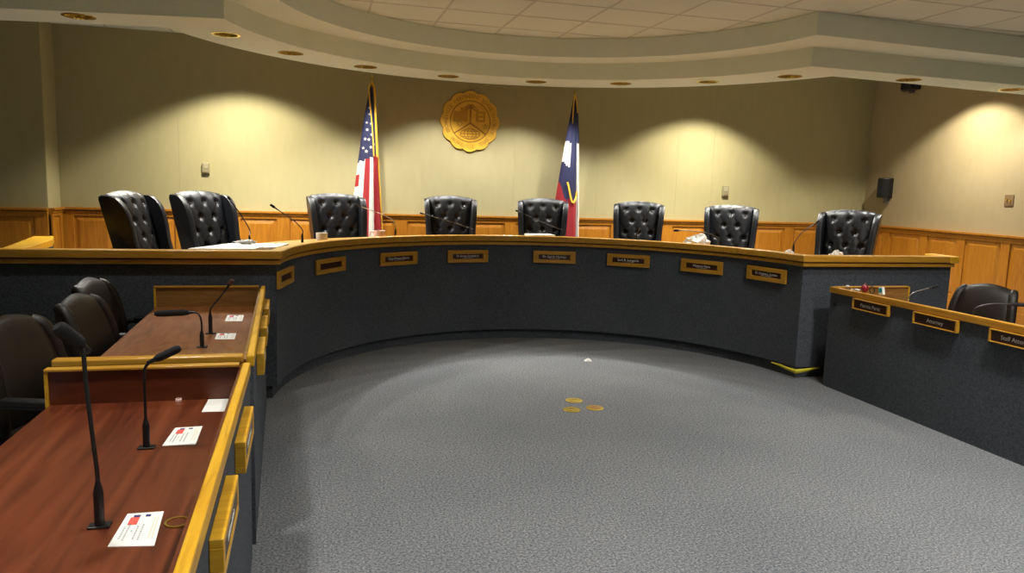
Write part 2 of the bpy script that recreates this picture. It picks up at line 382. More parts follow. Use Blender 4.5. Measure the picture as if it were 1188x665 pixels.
# name plates
def nameplate(loc, rz, label, text, L=.44, H=.125, frame_t=.022, sub=True, group='name plates along the dais', inner=(.33, .052), thick_ends=False, mat=None, recess=.016):
    t = thing('name_plate', label, 'name plate', loc, rz, group)
    fw, fh = inner; d = frame_t
    m = MB()
    def bx(x0, x1, z0, z1, dd): m.box(x0, x1, -dd, 0, z0, z1)
    bx(-L / 2, L / 2, fh / 2, H / 2, d); bx(-L / 2, L / 2, -H / 2, -fh / 2, d); bx(-L / 2, -fw / 2, -fh / 2, fh / 2, d); bx(fw / 2, L / 2, -fh / 2, fh / 2, d)
    bx(-fw / 2, fw / 2, -fh / 2, fh / 2, d - recess)
    m.build('frame', mat or M['oak_x'], t, bevel=.002, seg=1)
    MB().box(-fw / 2 + .003, fw / 2 - .003, -(d - recess) - .006, -(d - recess), -fh / 2 + .003, fh / 2 - .003).build('plate', M['plate'], t)
    if text:
        tm = text_mb(text, fh * (.46 if sub else .40), fw * (.74 if sub else .62))
        tm.xf(Matrix.Translation((0, -(d - recess) - .0068, fh * .1 if sub else 0)))
        if sub:
            tm.box(-fw * .17, fw * .17, -(d - recess) - .0067, -(d - recess) - .0065, -fh * .31, -fh * .27)
        tm.build('lettering', M['letters'], t)
    return t
DN = [(167.9, None, 'oak name plate with a dark blank insert at the left corner of the dais'),
      (145.2, None, 'oak name plate with a blank brown insert, second from the dais left corner'),
      (121.8, 'Caty Presas-Garcia', 'lettered oak name plate on the dais below the pinkish mug'),
      (101.25, 'Dr. Enrique Escobedo Jr.', 'lettered oak name plate on the dais below the chair left of the seal centre line'),
      (76.95, 'Dr. Carl A. Montoya', 'lettered oak name plate on the dais below the chair beside the blue flag'),
      (56.6, 'Luci B. Longoria', 'lettered oak name plate on the dais below the first chair right of the blue flag'),
      (36.25, 'Minerva Pena', 'lettered oak name plate on the dais below the crumpled white tissue'),
      (17.45, 'Dr. Christina L. Saavedra', 'lettered oak name plate nearest the right corner of the dais')]
for a, txt, lab in DN:
    # angle measured about (1.93,5.3) on the panel face; move it to the panel's own centre
    px_, py_ = 1.93 + 2.2 * math.cos(math.radians(a)), 5.3 + 2.2 * math.sin(math.radians(a))
    b = math.atan2(py_ - DC[1], px_ - DC[0])
    r = 2.176 - .011
    nameplate((DC[0] + r * math.cos(b), DC[1] + r * math.sin(b), .875), b - PI / 2, lab, txt)

# ------------------------------------------------------------------ tufted wing chairs behind the dais
def sheared(mb, tilt, z0, start=0):      # lean a back rearwards (+Y) with height
    for i in range(start, len(mb.v)):
        x, y, z = mb.v[i]; mb.v[i] = (x, y + max(0, z - z0) * tilt, z)
TILT = .25
def wing_chair():
    t = thing('wing_chair', 'x', 'chair', group='tufted black wing chairs behind the dais')
    zb, zt = .42, 1.235
    # tufted back: closed puffed cushion
    nu, nv = 44, 60; W0, W1 = .205, .258
    but = []
    rows = 6; dz = .128
    for j in range(rows):
        z = zt - .085 - j * dz
        xs = (-.15, 0, .15) if j % 2 == 0 else (-.075, .075)
        for xx in xs: but.append((xx, z))
    segs = []
    for (x1, z1) in but:
        for (x2, z2) in but:
            if z2 < z1 - .05 and abs(z1 - z2) < dz * 1.2 and abs(abs(x1 - x2) - .075) < .01: segs.append((x1, z1, x2, z2))
    for xx in (-.15, 0, .15): segs.append((xx, zt - .085, xx, zt + .05))
    for j in (1, 3, 5):
        z = zt - .085 - j * dz
        for s_ in (-1, 1): segs.append((s_ * .15, z + dz, s_ * .225, z)); segs.append((s_ * .225, z, s_ * .15, z - dz))
    def dimple(x, z):
        d = 0
        for bx_, bz_ in but:
            r2 = (x - bx_) ** 2 + (z - bz_) ** 2; d = max(d, .036 * math.exp(-r2 / (2 * .019 ** 2)))
        for (x1, z1, x2, z2) in segs:
            L2 = (x2 - x1) ** 2 + (z2 - z1) ** 2; tt = max(0, min(1, ((x - x1) * (x2 - x1) + (z - z1) * (z2 - z1)) / L2))
            q = math.hypot(x - x1 - tt * (x2 - x1), z - z1 - tt * (z2 - z1)); d = max(d, .009 * math.exp(-q / .012))
        return d
    vs = []
    for side in (0, 1):
        for j in range(nv + 1):
            v = j / nv; z = zb + (zt - zb) * v; hw = W0 + (W1 - W0) * v
            for i in range(nu + 1):
                u = -1 + 2 * i / nu; x = u * hw
                crown = .028 * (1 - u * u) * v ** 4
                e = math.sqrt(max(0, 1 - abs(u) ** 7)) * math.sqrt(max(0, 1 - v ** 14)) * math.sqrt(max(0, 1 - (1 - v) ** 20))
                zz = z + crown
                if side == 0: y = -(.062 + .018 * (1 - u * u)) * e + dimple(x, z) * e
                else: y = .05 * e
                if side == 0:            # scalloped top between the pleats
                    zz -= dimple(x, zt - .02) * .9 * v ** 10
                vs.append((x, y, zz))
    N = (nu + 1) * (nv + 1); fs = []
    for side in (0, 1):
        for j in range(nv):
            for i in range(nu):
                a = side * N + j * (nu + 1) + i; f = (a, a + 1, a + nu + 2, a + nu + 1)
                fs.append(f if side == 0 else f[::-1])
    def idx(s_, j, i): return s_ * N + j * (nu + 1) + i
    for j in range(nv):
        fs.append((idx(0, j, 0), idx(0, j + 1, 0), idx(1, j + 1, 0), idx(1, j, 0))); fs.append((idx(0, j, nu), idx(1, j, nu), idx(1, j + 1, nu), idx(0, j + 1, nu)))
    for i in range(nu):
        fs.append((idx(0, 0, i), idx(1, 0, i), idx(1, 0, i + 1), idx(0, 0, i + 1))); fs.append((idx(0, nv, i), idx(0, nv, i + 1), idx(1, nv, i + 1), idx(1, nv, i)))
    m = MB().add(vs, fs)
    for bx_, bz_ in but: m.ball((bx_, -.052, bz_), .009, 8, 6, (1, .7, 1))
    sheared(m, TILT, .45)
    m.build('tufted_back', M['black_leather'], t, smooth=True)
    # wings: thick rounded side panels, flared outwards
    for s_ in (-1, 1):
        prof = []   # outline in (y, z)
        fwd = .155
        pr = [(.055, .40), (.055, 1.19), (.045, 1.215), (.02, 1.228), (-.03, 1.226)]
        for k in range(10):
            a = PI / 2 * k / 9; pr.append((-.05 - (fwd - .05) * math.sin(a), 1.225 - .17 * (1 - math.cos(a))))
        pr += [(-fwd, .98), (-fwd + .012, .85), (-fwd + .005, .72), (-fwd - .03, .62), (-fwd - .04, .40)]
        n = len(pr); cy_ = sum(p[0] for p in pr) / n; cz_ = sum(p[1] for p in pr) / n
        m = MB(); vs = []; layers = [(-.034, .93), (-.026, .985), (0, 1.0), (.026, .985), (.034, .93)]
        for dx, sc in layers:
            for (y, z) in pr:
                dist = .02 * (1 - sc) / .07
                yy = y + (cy_ - y) * (1 - sc) * 1.4; zz = z + (cz_ - z) * (1 - sc) * .35
                vs.append((dx, yy, zz))
        L = len(layers)
        fs = [(l * n + i, l * n + (i + 1) % n, (l + 1) * n + (i + 1) % n, (l + 1) * n + i) for l in range(L - 1) for i in range(n)]
        fs += [list(range(n))[::-1], [(L - 1) * n + i for i in range(n)]]
        m.add(vs, fs)
        for i in range(len(m.v)):
            x, y, z = m.v[i]
            hw = W0 + (W1 - W0) * (z - zb) / (zt - zb) + .018
            m.v[i] = (s_ * (hw - .012 + x * .85 - (y - .05) * .05), y, z)
        sheared(m, TILT, .45)
        m.build('wing', M['black_leather'], t, smooth=50)
    # seat, arms, base
    m = MB().box(-.27, .27, -.50, .02, .36, .50); m.build('seat', M['black_leather'], t, bevel=.05, seg=4, smooth=True)
    for s_ in (-1, 1):
        m = MB().box(s_ * .30 - .04, s_ * .30 + .04, -.46, -.1, .34, .64); m.build('armrest', M['black_leather'], t, bevel=.035, seg=3, smooth=True)
    m = MB().lathe([(.035, .10), (.035, .28), (.06, .30), (.12, .36)], 16); m.xf(Matrix.Translation((0, -.24, 0))); m.build('column', M['black'], t, smooth=40)
    for k in range(5):
        a = 2 * PI * k / 5 + .3
        m = MB().tube([(0, -.24, .13), (.16 * math.cos(a), -.24 + .16 * math.sin(a), .115), (.31 * math.cos(a), -.24 + .31 * math.sin(a), .075)], [.03, .026, .018], 8)
        leg = m.build('leg', M['black'], t, smooth=40)
        MB().ball((.31 * math.cos(a), -.24 + .31 * math.sin(a), .03), .03, 12, 8).build('caster', M['black'], leg, smooth=True)
    return t
def face(x, y, tx, ty): return math.atan2(ty - y, tx - x) + PI / 2      # local -Y points at the target
CH = [(-1.30, 6.62, (1.4, 5.75), 'tufted black leather wing chair at the far left end of the dais, seen side-on'),
      (-.90, 7.38, (1.0, 5.75), 'tufted black leather wing chair second from left, with papers before it on the dais'),
      (.25, 7.93, (1.05, 4.6), 'tufted black leather wing chair standing in front of the red, white and blue striped flag'),
      (1.48, 8.33, (1.0, 4.0), 'tufted black leather wing chair below the gold seal, between the two flags'),
      (2.58, 8.41, (1.35, 4.4), 'tufted black leather wing chair partly covering the blue flag with the white edge'),
      (3.66, 8.12, (1.7, 4.2), 'tufted black leather wing chair first to the right of the blue flag'),
      (4.53, 7.55, (2.2, 3.9), 'tufted black leather wing chair behind the crumpled white tissue'),
      (5.26, 6.56, (2.9, 4.6), 'tufted black leather wing chair at the far right, by the wall corner')]
c0 = None
for x, y, tgt, lab in CH:
    rz = face(x, y, *tgt)
    if c0 is None: c0 = wing_chair(); c0.location = (x, y, PZ); c0.rotation_euler = (0, 0, rz); c0['label'] = lab
    else: dup(c0, (x, y, PZ), rz, lab)

# ------------------------------------------------------------------ side desks
def quad_lerp(Q, u, v):      # Q: near-left, near-right, far-right, far-left
    (ax, ay), (bx_, by), (cx, cy), (dx, dy) = Q
    x0, y0 = ax + (bx_ - ax) * u, ay + (by - ay) * u; x1, y1 = dx + (cx - dx) * u, dy + (cy - dy) * u
    return (x0 + (x1 - x0) * v, y0 + (y1 - y0) * v)
def side_desk(name, label, Q, top_mat, board_mat, rail_mat, near_board, user_left=True):
    """a counter in plan quad Q with a raised rail along its outer long side and its ends"""
    cx = sum(p[0] for p in Q) / 4; cy = sum(p[1] for p in Q) / 4
    t = thing(name, label, 'desk', (cx, cy, 0)); off = Matrix.Translation((-cx, -cy, 0))
    W = abs(Q[1][0] - Q[0][0]); L = abs(Q[3][1] - Q[0][1])
    def pr(u0, u1, v0, v1, z0, z1): return MB().prism([quad_lerp(Q, u0, v0), quad_lerp(Q, u1, v0), quad_lerp(Q, u1, v1), quad_lerp(Q, u0, v1)], z0, z1).xf(off)
    mu = lambda d: d / W; mv = lambda d: d / L
    if user_left: o0, o1, i0 = 1 - mu(.045), 1, 1 - mu(.075)
    else: o0, o1, i0 = 0, mu(.045), mu(.075)
    lo = (0, o0) if user_left else (o1, 1)
    pr(lo[0], lo[1], mv(.02), 1 - mv(.02), .672, .71).build('desktop', top_mat, t, bevel=.003)
    rr = (1 - mu(.032), 1 + mu(.0)) if user_left else (-mu(.012), mu(.028))
    pr(*( (1 - mu(.03), 1 - mu(.004)) if user_left else (mu(.004), mu(.03))), 0, 1, 0.0, .80).build('modesty_panel', M['panel'], t)
    pr(*( (1 - mu(.046), 1 - mu(.03)) if user_left else (mu(.03), mu(.046))), mv(.02), 1 - mv(.02), .70, .83).build('inner_liner', board_mat, t)
    pr(*rr, -mv(.0), 1 + mv(.0), .80, .85).build('rail', rail_mat, t, bevel=.006)
    # far end
    uu = (0, 1 - mu(.045)) if user_left else (mu(.045), 1)
    e = pr(uu[0] + .002, uu[1], 1 - mv(.034), 1 - mv(.008), .05, .842).build('end_board', board_mat, t)
    pr(uu[0] - mu(.012), uu[1] - .001, 1 - mv(.045), 1, .842, .852).build('end_cap', M['oak_x'], t, bevel=.002)
    pr(uu[0] - mu(.012), uu[0] + .002, 1 - mv(.042), 1 - mv(.002), .05, .842).build('edge_strip', M['oak_y'], t) if user_left else pr(uu[1] - .002, uu[1] + mu(.012), 1 - mv(.042), 1 - mv(.002), .05, .842).build('edge_strip', M['oak_y'], t)
    if near_board:
        m = pr(uu[0], uu[1], 0.004, mv(.028), .05, .835); m.build('end_board', M['oak_x'], t)
        pr(uu[0] - mu(.012), uu[1], -mv(.012), mv(.045), .822, .853).build('end_cap', M['oak_x'], t, bevel=.007)
        pr(uu[0] - mu(.004), uu[1], -mv(.006), mv(.03), .79, .815).build('end_moulding', M['oak_x'], t, bevel=.006)
    return t
QF = [(-1.02, .55), (-.222, .55), (-.256, 3.165), (-.985, 3.165)]
QR = [(-1.005, 3.285), (-.25, 3.285), (-.335, 5.475), (-1.04, 5.475)]
QRt = [(4.18, 1.2), (4.93, 1.2), (4.93, 5.33), (4.18, 5.33)]
deskF = side_desk('side_desk', 'long side desk nearest the camera at left, red-brown top with yellow oak rail', QF, M['mahog'], M['mahogx'], M['oak_y'], False)
deskR = side_desk('side_desk', 'shorter side desk behind the nearest left desk, reaching the left corner of the dais', QR, M['mahog2'], M['mahogx2'], M['oak_y'], True)
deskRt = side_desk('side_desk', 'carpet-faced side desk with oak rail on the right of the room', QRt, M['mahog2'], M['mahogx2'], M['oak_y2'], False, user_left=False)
m = MB().lathe([(.012, -.004), (.02, -.004), (.02, .004), (.012, .004)], 16); m.xf(Matrix.Rotation(-PI / 2, 4, 'Y'))
m.build('cord_hole', M['black'], deskRt, loc=(4.18 - 4.555, 5.265 - 3.265, .708))

# name plates on the side desks
for y, txt, lab in [(4.835, 'Patricia Perez', 'dark name plate nearest the dais on the right side desk'),
                    (4.205, 'Attorney', 'dark name plate reading Attorney on the right side desk'),
                    (3.57, 'Staff Attorney', 'dark name plate reading Staff Attorney at the right edge of the photo')]:
    nameplate((4.1812, y, .755), -PI / 2, lab, txt, L=.39, H=.085, frame_t=.028, sub=False, group='name plates on the right side desk', inner=(.36, .07), mat=M['oak_x'])
def block_plate(loc, rz, lab, txt, L=.40, H=.105):
    t = nameplate(loc, rz, lab, txt, L=L, H=H, frame_t=.034, sub=False, group='name plates on the left side desks', inner=(L - .05, H - .045), mat=M['oak_y'], recess=.008)
    m = MB(); q = random.Random(int(loc[1] * 100)); x = -.09
    while x < .08: w_ = q.uniform(.006, .011); m.box(x, x + w_, -.0330, -.0322, -.009, .009 if q.random() > .4 else .004); x += w_ + .004
    m.build('lettering', M['letters'], t)
    return t
def face_x(Q, y):            # x of the outer panel at depth y
    (bx_, by), (cx, cy) = Q[1], Q[2]; return bx_ + (cx - bx_) * (y - by) / (cy - by)
for Q, y, z, lab in [(QF, 1.965, .708, 'thick oak name plate on the nearest left desk side, closest to the camera'),
                  (QF, 2.64, .708, 'thick oak name plate on the nearest left desk, beside the loose white sheet'),
                  (QR, 3.84, .725, 'oak name plate on the rear left desk, first behind the desk end board'),
                  (QR, 4.48, .725, 'oak name plate in the middle of the rear left desk front'),
                  (QR, 5.12, .725, 'oak name plate on the rear left desk, last one before the dais')]:
    ang = math.atan2(Q[2][0] - Q[1][0], Q[2][1] - Q[1][1])
    block_plate((face_x(Q, y) - .0035, y, z), PI / 2 - ang, lab, None)

# ------------------------------------------------------------------ microphones
def smooth_path(P, n=8):
    P = [Vector(p) for p in P]; out = []
    for i in range(len(P) - 1):
        p0, p1, p2, p3 = P[max(i - 1, 0)], P[i], P[i + 1], P[min(i + 2, len(P) - 1)]
        for k in range(n):
            t = k / n
            out.append(0.5 * ((2 * p1) + (-p0 + p2) * t + (2 * p0 - 5 * p1 + 4 * p2 - p3) * t * t + (-p0 + 3 * p1 - 3 * p2 + p3) * t ** 3))
    out.append(P[-1]); return out
def mic(base, stem_h, neck, head_len, head_r, label, group, foam=True, stem_r=.011, neck_r=.0048, neck_mat=None, head_mat=None, head_dir=None):
    """base: world foot; neck: world points from stem top to the capsule"""
    b = Vector(base); t = thing('gooseneck_microphone', label, 'microphone', base, 0, group)
    MB().box(-.026, .026, -.017, .017, 0, .005).build('foot', M['black'], t, bevel=.002)
    MB().lathe([(stem_r, .005), (stem_r, stem_h * .75), (stem_r * .8, stem_h * .85), (stem_r * .45, stem_h)], 16).build('stem', M['black'], t, smooth=40)
    P = [Vector((0, 0, stem_h * .95))] + [Vector(p) - b for p in neck]
    sp = smooth_path(P)
    MB().tube(sp, neck_r, 8).build('gooseneck', neck_mat or M['neck'], t, smooth=40)
    d = (sp[-1] - sp[-2]).normalized() if head_dir is None else Vector(head_dir).normalized(); e = sp[-1]
    k = 10; pts = [e - d * .004 + d * head_len * i / k for i in range(k + 1)]
    rr = [head_r * (.7, .93, 1, 1, 1, 1, 1, 1, .99, .93, .6)[i] for i in range(k + 1)]
    MB().tube(pts, rr, 14).build('windscreen' if foam else 'capsule', head_mat or (M['foam'] if foam else M['black']), t, smooth=40)
    MB().tube([e - d * .03, e + d * .004], [neck_r * 1.3, head_r * .6], 10).build('collar', M['black'], t, smooth=40)
    return t
GL = 'gooseneck microphones on the left desks'
mic((-.53, 2.0, .711), .12, [(-.531, 2.0, .86), (-.541, 2.0, 1.0), (-.547, 2.0, 1.1), (-.549, 2.0, 1.155), (-.556, 2.005, 1.18)], .08, .019, 'tallest black gooseneck microphone, nearest the camera on the left desk', GL, head_dir=(-.032, -0.03, .045), neck_r=.0055, stem_r=.012)
mic((-.535, 2.58, .711), .10, [(-.535, 2.58, .86), (-.535, 2.58, .95), (-.530, 2.58, .982), (-.512, 2.58, 1.0), (-.497, 2.58, 1.008)], .085, .0135, 'black microphone beside the front white card, its foam head pointing right', GL)
mic((-.572, 4.12, .711), .09, [(-.571, 4.12, .82), (-.575, 4.12, .862), (-.588, 4.12, .888), (-.612, 4.12, .896), (-.635, 4.12, .896)], .165, .0165, 'microphone on the rear left desk with a long head pointing left', GL)
mic((-.575, 4.48, .711), .125, [(-.568, 4.48, .86), (-.52, 4.48, .92), (-.468, 4.48, .995)], .034, .015, 'microphone on the rear left desk with a reddish head leaning right', GL, head_mat=M['red_foam'])
GD = 'gooseneck microphones on the dais'
T = 1.0302
def dmic(base, pts, lab, hl=.035, hr=.009, mat=None, stem=.12):
    mic((base[0], base[1], T), stem, pts, hl, hr, lab, GD, stem_r=.010, neck_r=.0042, neck_mat=mat)
# pixel-derived points lie in the upright plane through each foot
dmic((-.495, 6.20), [(-.50, 6.27, 1.19), (-.56, 6.27, 1.30), (-.64, 6.27, 1.45 - .03)], 'microphone leaning against the second tufted chair from left, above the papers')
dmic((-.1, 6.5), [(-.1, 6.5, 1.18), (-.165, 6.5, 1.25), (-.32, 6.5, 1.36)], 'microphone leaning left in front of bare wainscot, left of the white cup', hl=.045, hr=.011)
dmic((.76, 7.34), [(.755, 7.34, 1.20), (.67, 7.34, 1.27), (.40, 7.34, 1.365)], 'microphone beside the pinkish mug, leaning left over the third chair', mat=M['chrome'])
dmic((1.58, 7.58), [(1.55, 7.58, 1.15), (1.40, 7.58, 1.20), (1.06, 7.58, 1.29)], 'microphone reaching left across the chair below the gold seal')
dmic((2.58, 7.68 - .08), [(2.55, 7.6, 1.15), (2.38, 7.6, 1.21), (2.06, 7.6, 1.335)], 'microphone reaching left across the chair beside the blue flag')
dmic((3.28, 7.30), [(3.30, 7.3, 1.17), (3.36, 7.3, 1.28), (3.42, 7.3, 1.41)], 'microphone standing nearly upright before the first chair right of the blue flag')
dmic((3.92, 6.72), [(3.90, 6.72, 1.15), (3.80, 6.72, 1.19), (3.58, 6.72, 1.215), (3.46, 6.72, 1.215)], 'microphone bent flat to the left over the crumpled white tissue', hl=.05, hr=.012)
dmic((4.26, 5.99), [(4.27, 5.99, 1.17), (4.34, 5.99, 1.26), (4.48, 5.99, 1.35)], 'microphone leaning right toward the far right tufted chair')
GR = 'gooseneck microphones on the right side desk'
mic((4.30, 4.62, .711), .09, [(4.30, 4.62, .84), (4.33, 4.60, .90), (4.48, 4.58, .945)], .05, .011, 'thin silver microphone arching right above the right desk, toward the empty chair', GR, neck_mat=M['chrome'], neck_r=.004)
mic((4.27, 3.98, .711), .09, [(4.25, 3.98, .85), (4.255, 3.97, .895), (4.34, 3.93, .925), (4.45, 3.88, .928)], .17, .013, 'black microphone with a long head at the right edge, in front of the right chair', GR)

# ------------------------------------------------------------------ leather desk chairs
def desk_chair():
    t = thing('desk_chair', 'x', 'chair', group='brown leather chairs at the side desks')
    nu, nv = 22, 26; zb, zt = .46, .905; vs = []
    for side in (0, 1):
        for j in range(nv + 1):
            v = j / nv
            for i in range(nu + 1):
                u = -1 + 2 * i / nu; hw = .235 - .03 * v ** 2
                crown = .045 * max(0, 1 - abs(u) ** 1.7) * v ** 3
                e = math.sqrt(max(0, 1 - abs(u) ** 8)) * math.sqrt(max(0, 1 - v ** 10)) * math.sqrt(max(0, 1 - (1 - v) ** 14))
                y = (-.06 - .02 * math.sin(v * PI * 1.1)) * e if side == 0 else .045 * e
                vs.append((u * hw, y, zb + (zt - zb) * v + crown))
    N = (nu + 1) * (nv + 1); fs = []
    for s_ in (0, 1):
        for j in range(nv):
            for i in range(nu): a = s_ * N + j * (nu + 1) + i; fs.append((a, a + 1, a + nu + 2, a + nu + 1))
    I = lambda s_, j, i: s_ * N + j * (nu + 1) + i
    for j in range(nv):
        for i in (0, nu): fs.append((I(0, j, i), I(0, j + 1, i), I(1, j + 1, i), I(1, j, i)))
    for i in range(nu):
        for j in (0, nv): fs.append((I(0, j, i), I(0, j, i + 1), I(1, j, i + 1), I(1, j, i)))
    m = MB().add(vs, fs); sheared(m, .2, .46); m.build('backrest', M['brown_leather'], t, smooth=True, weld=True)
    for s_ in (-1, 1):
        pts = [(s_ * .222, -.03, .47), (s_ * .222, -.05, .6), (s_ * .216, -.055, .72), (s_ * .206, -.05, .81), (s_ * .192, -.03, .875), (s_ * .175, .005, .895)]
        m = MB().tube(smooth_path(pts, 5), .033, 12); sheared(m, .2, .46); m.build('side_bolster', M['brown_leather'], t, smooth=40)
    MB().box(-.25, .25, -.50, .0, .38, .48).build('seat', M['brown_leather'], t, bevel=.04, seg=4, smooth=True)
    for s_ in (-1, 1):
        pts = [(s_ * .27, -.02, .42), (s_ * .29, .0, .53), (s_ * .29, -.03, .615), (s_ * .29, -.12, .625), (s_ * .29, -.34, .62), (s_ * .29, -.40, .58), (s_ * .27, -.39, .42)]
        a = MB().tube(smooth_path(pts, 5), .017, 10).build('armrest', M['black'], t, smooth=40)
        MB().box(s_ * .29 - .03, s_ * .29 + .03, -.35, -.08, .628, .655).build('arm_pad', M['black'], a, bevel=.012, seg=3, smooth=True)
    m = MB().lathe([(.03, .1), (.03, .3), (.1, .38)], 16); m.xf(Matrix.Translation((0, -.25, 0))); m.build('column', M['black'], t, smooth=40)
    for k in range(5):
        a = 2 * PI * k / 5 + .2
        m = MB().tube([(0, -.25, .12), (.15 * math.cos(a), -.25 + .15 * math.sin(a), .105), (.29 * math.cos(a), -.25 + .29 * math.sin(a), .07)], [.028, .024, .016], 8)
        leg = m.build('leg', M['black'], t, smooth=40)
        MB().ball((.29 * math.cos(a), -.25 + .29 * math.sin(a), .028), .028, 12, 8).build('caster', M['black'], leg, smooth=True)
    return t
dc = desk_chair()
dc.location = (-1.26, 3.76, 0); dc.rotation_euler = (0, 0, face(0, 0, 1, -.3)); dc['label'] = 'dark brown leather chair at the left edge, nearest the camera'
dup(dc, (-1.16, 4.43, 0), face(0, 0, 1, -.15), 'dark brown leather chair in the middle of the three behind the left desks')
dup(dc, (-1.28, 5.13, 0), face(0, 0, 1, -.12), 'dark brown leather chair half hidden behind another, closest to the left dais wing')
dup(dc, (5.09, 4.70, 0), face(0, 0, -1, -.35), 'dark leather chair behind the right side desk', group='brown leather chairs at the side desks')

# ------------------------------------------------------------------ things on the left desks
def card(P, label, dz=.7102, group='printed cards on the left desks'):
    """P: near-left, near-right, far-right, far-left corners on the desk"""
    cx = sum(p[0] for p in P) / 4; cy = sum(p[1] for p in P) / 4
    t = thing('card', label, 'card', (cx, cy, dz), 0, group); off = Matrix.Translation((-cx, -cy, 0))
    MB().prism(P, 0, .0016).xf(off).build('sheet', M['white'], t)
    def q(u0, u1, v0, v1, z=.0017): return MB().prism([quad_lerp(P, u0, v0), quad_lerp(P, u1, v0), quad_lerp(P, u1, v1), quad_lerp(P, u0, v1)], z, z + .0003).xf(off)
    m = q(.16, .40, .62, .86); m.build('red_flag', M['paper_red'], t)
    m = q(.22, .40, .86, .93); m.add(q(.54, .68, .86, .93).v, [(0, 3, 2, 1), (4, 5, 6, 7), (0, 1, 5, 4), (1, 2, 6, 5), (2, 3, 7, 6), (3, 0, 4, 7)]); m.build('blue_strip', M['paper_navy'], t)
    m = MB(); F = [(0, 3, 2, 1), (4, 5, 6, 7), (0, 1, 5, 4), (1, 2, 6, 5), (2, 3, 7, 6), (3, 0, 4, 7)]
    for u, v0, v1 in [(.12, .2, .6), (.22, .15, .66), (.33, .40, .46), (.44, .18, .62), (.56, .16, .66)]:
        v = v0
        while v < v1 - .02:
            l = random.uniform(.03, .07); m.add(q(u, u + .045, v, min(v1, v + l)).v, F); v += l + .015
    m.build('print', M['paper_gray'], t)
    m = MB()
    for u in (.80, .88): m.add(q(u, u + .03, .2, .85).v, F)
    m.build('pale_print', M['paper_pale'], t)
    return t
card([(-.483, 1.879), (-.377, 1.863), (-.391, 2.061), (-.479, 2.062)], 'white printed card with a red and blue flag, nearest the camera on the left desk')
card([(-.49, 2.589), (-.387, 2.588), (-.391, 2.78), (-.481, 2.775)], 'white printed card with a small flag beside the microphone with a right-pointing head')
card([(-.534, 4.316), (-.43, 4.305), (-.437, 4.475), (-.541, 4.485)], 'white printed card on the rear left desk, the nearer of the two')
card([(-.54, 4.864), (-.438, 4.856), (-.446, 5.072), (-.547, 5.08)], 'white printed card on the rear left desk, the farther of the two')
m = MB().prism([(-.418, 2.955), (-.335, 2.95), (-.335, 3.12), (-.414, 3.125)], 0, .0015).xf(Matrix.Translation((.36, -3.02, 0)))
tag(m.build('paper_sheet', M['white'], loc=(-.36, 3.02, .7102)), 'blank white sheet in the far right corner of the nearest left desk', 'paper')
m = MB().lathe([(.008, 0), (.0125, 0), (.0125, .008), (.010, .011), (.008, .011)], 20, closed=True)
tag(m.build('bottle_cap', M['pink'], loc=(-.525, 3.122, .7103), smooth=40), 'tiny pinkish cap against the end board of the nearest left desk', 'cap')
t = thing('cord_grommet', 'brass-edged cord grommet in the desktop right of the nearest printed card', 'grommet', (-.345, 1.985, .711))
MB().lathe([(.026, -.002), (.031, -.002), (.031, .003), (.026, .003)], 32, closed=True).build('ring', M['brass_cover'], t, smooth=40)
MB().lathe([(.026, -.002), (.026, .0012)], 24).build('plug', M['mahog'], t)

# ------------------------------------------------------------------ things on the dais
def paper(P, z, name, label, cat='paper', mat=None, th=.002):
    cx = sum(p[0] for p in P) / len(P); cy = sum(p[1] for p in P) / len(P)
    m = MB().prism([(x - cx, y - cy) for x, y in P], 0, th)
    return tag(m.build(name, mat or M['white'], loc=(cx, cy, z)), label, cat)
paper([(-.86, 5.64), (-.42, 5.66), (-.30, 6.16), (-.62, 6.14)], 1.0305, 'paper_stack', 'thick stack of white paper on the dais before the second tufted chair from left', th=.061)
paper([(-.38, 5.80), (-.27, 5.86), (-.20, 6.2), (-.285, 6.2)], 1.0305, 'paper_stack', 'narrow paper stack at the left corner of the dais', th=.058)
def rumple(loc, r, label, name='tissue', sx=1.4, h=.75, seed=1):
    q = random.Random(seed); m = MB().ball((0, 0, 0), r, 14, 9)
    for i in range(len(m.v)):
        x, y, z = m.v[i]; k = 1 + q.uniform(-.28, .28); m.v[i] = (x * sx * k, y * k, max(-r * .55, z * h * k * (1 + .5 * x / r if name == 'tissue' else 1)))
    o = m.build(name, M['white'], loc=(loc[0], loc[1], loc[2] + r * .55))
    return tag(o, label, 'tissue')
rumple((3.74, 6.87, 1.031), .085, 'crumpled white tissue on the dais in front of the seventh chair', seed=3, sx=1.5, h=1.0)
rumple((4.50, 5.72, 1.031), .05, 'small white tissue on the dais below the far right chair', seed=5, sx=1.2, h=1.0)
rumple((-.52, 6.06, 1.092), .03, 'thin crumpled wrapper on the papers at the left microphone foot', seed=8, sx=2.6, h=.5)
rumple((4.16, 5.92, 1.031), .046, 'tiny white scrap on the dais beside the right microphone', seed=9, sx=1.0, h=.9)
t = thing('cup', 'small white cup on the dais, left of the third chair', 'cup', (.06, 6.71, 1.0305))
MB().lathe([(.040, 0), (.043, .004), (.05, .108), (.048, .112), (.045, .108), (.041, .012), (.001, .01)], 28).build('body', M['ceramic'], t, smooth=40)
t = thing('mug', 'pinkish mug with its handle at left, in front of the striped flag', 'mug', (.60, 7.27, 1.0305))
MB().lathe([(.05, 0), (.056, .004), (.056, .102), (.053, .104), (.05, .1), (.05, .012), (.001, .01)], 28).build('body', M['pink'], t, smooth=40)
MB().tube(smooth_path([(-.052, 0, .092), (-.08, 0, .09), (-.09, 0, .06), (-.076, 0, .032), (-.052, 0, .026)], 5), .007, 8).build('handle', M['pink'], t, smooth=40)
paper([(2.22, 7.62), (2.50, 7.66), (2.48, 7.86), (2.20, 7.82)], 1.0305, 'paper_stack', 'paper stack on the dais before the chair beside the blue flag', th=.06)

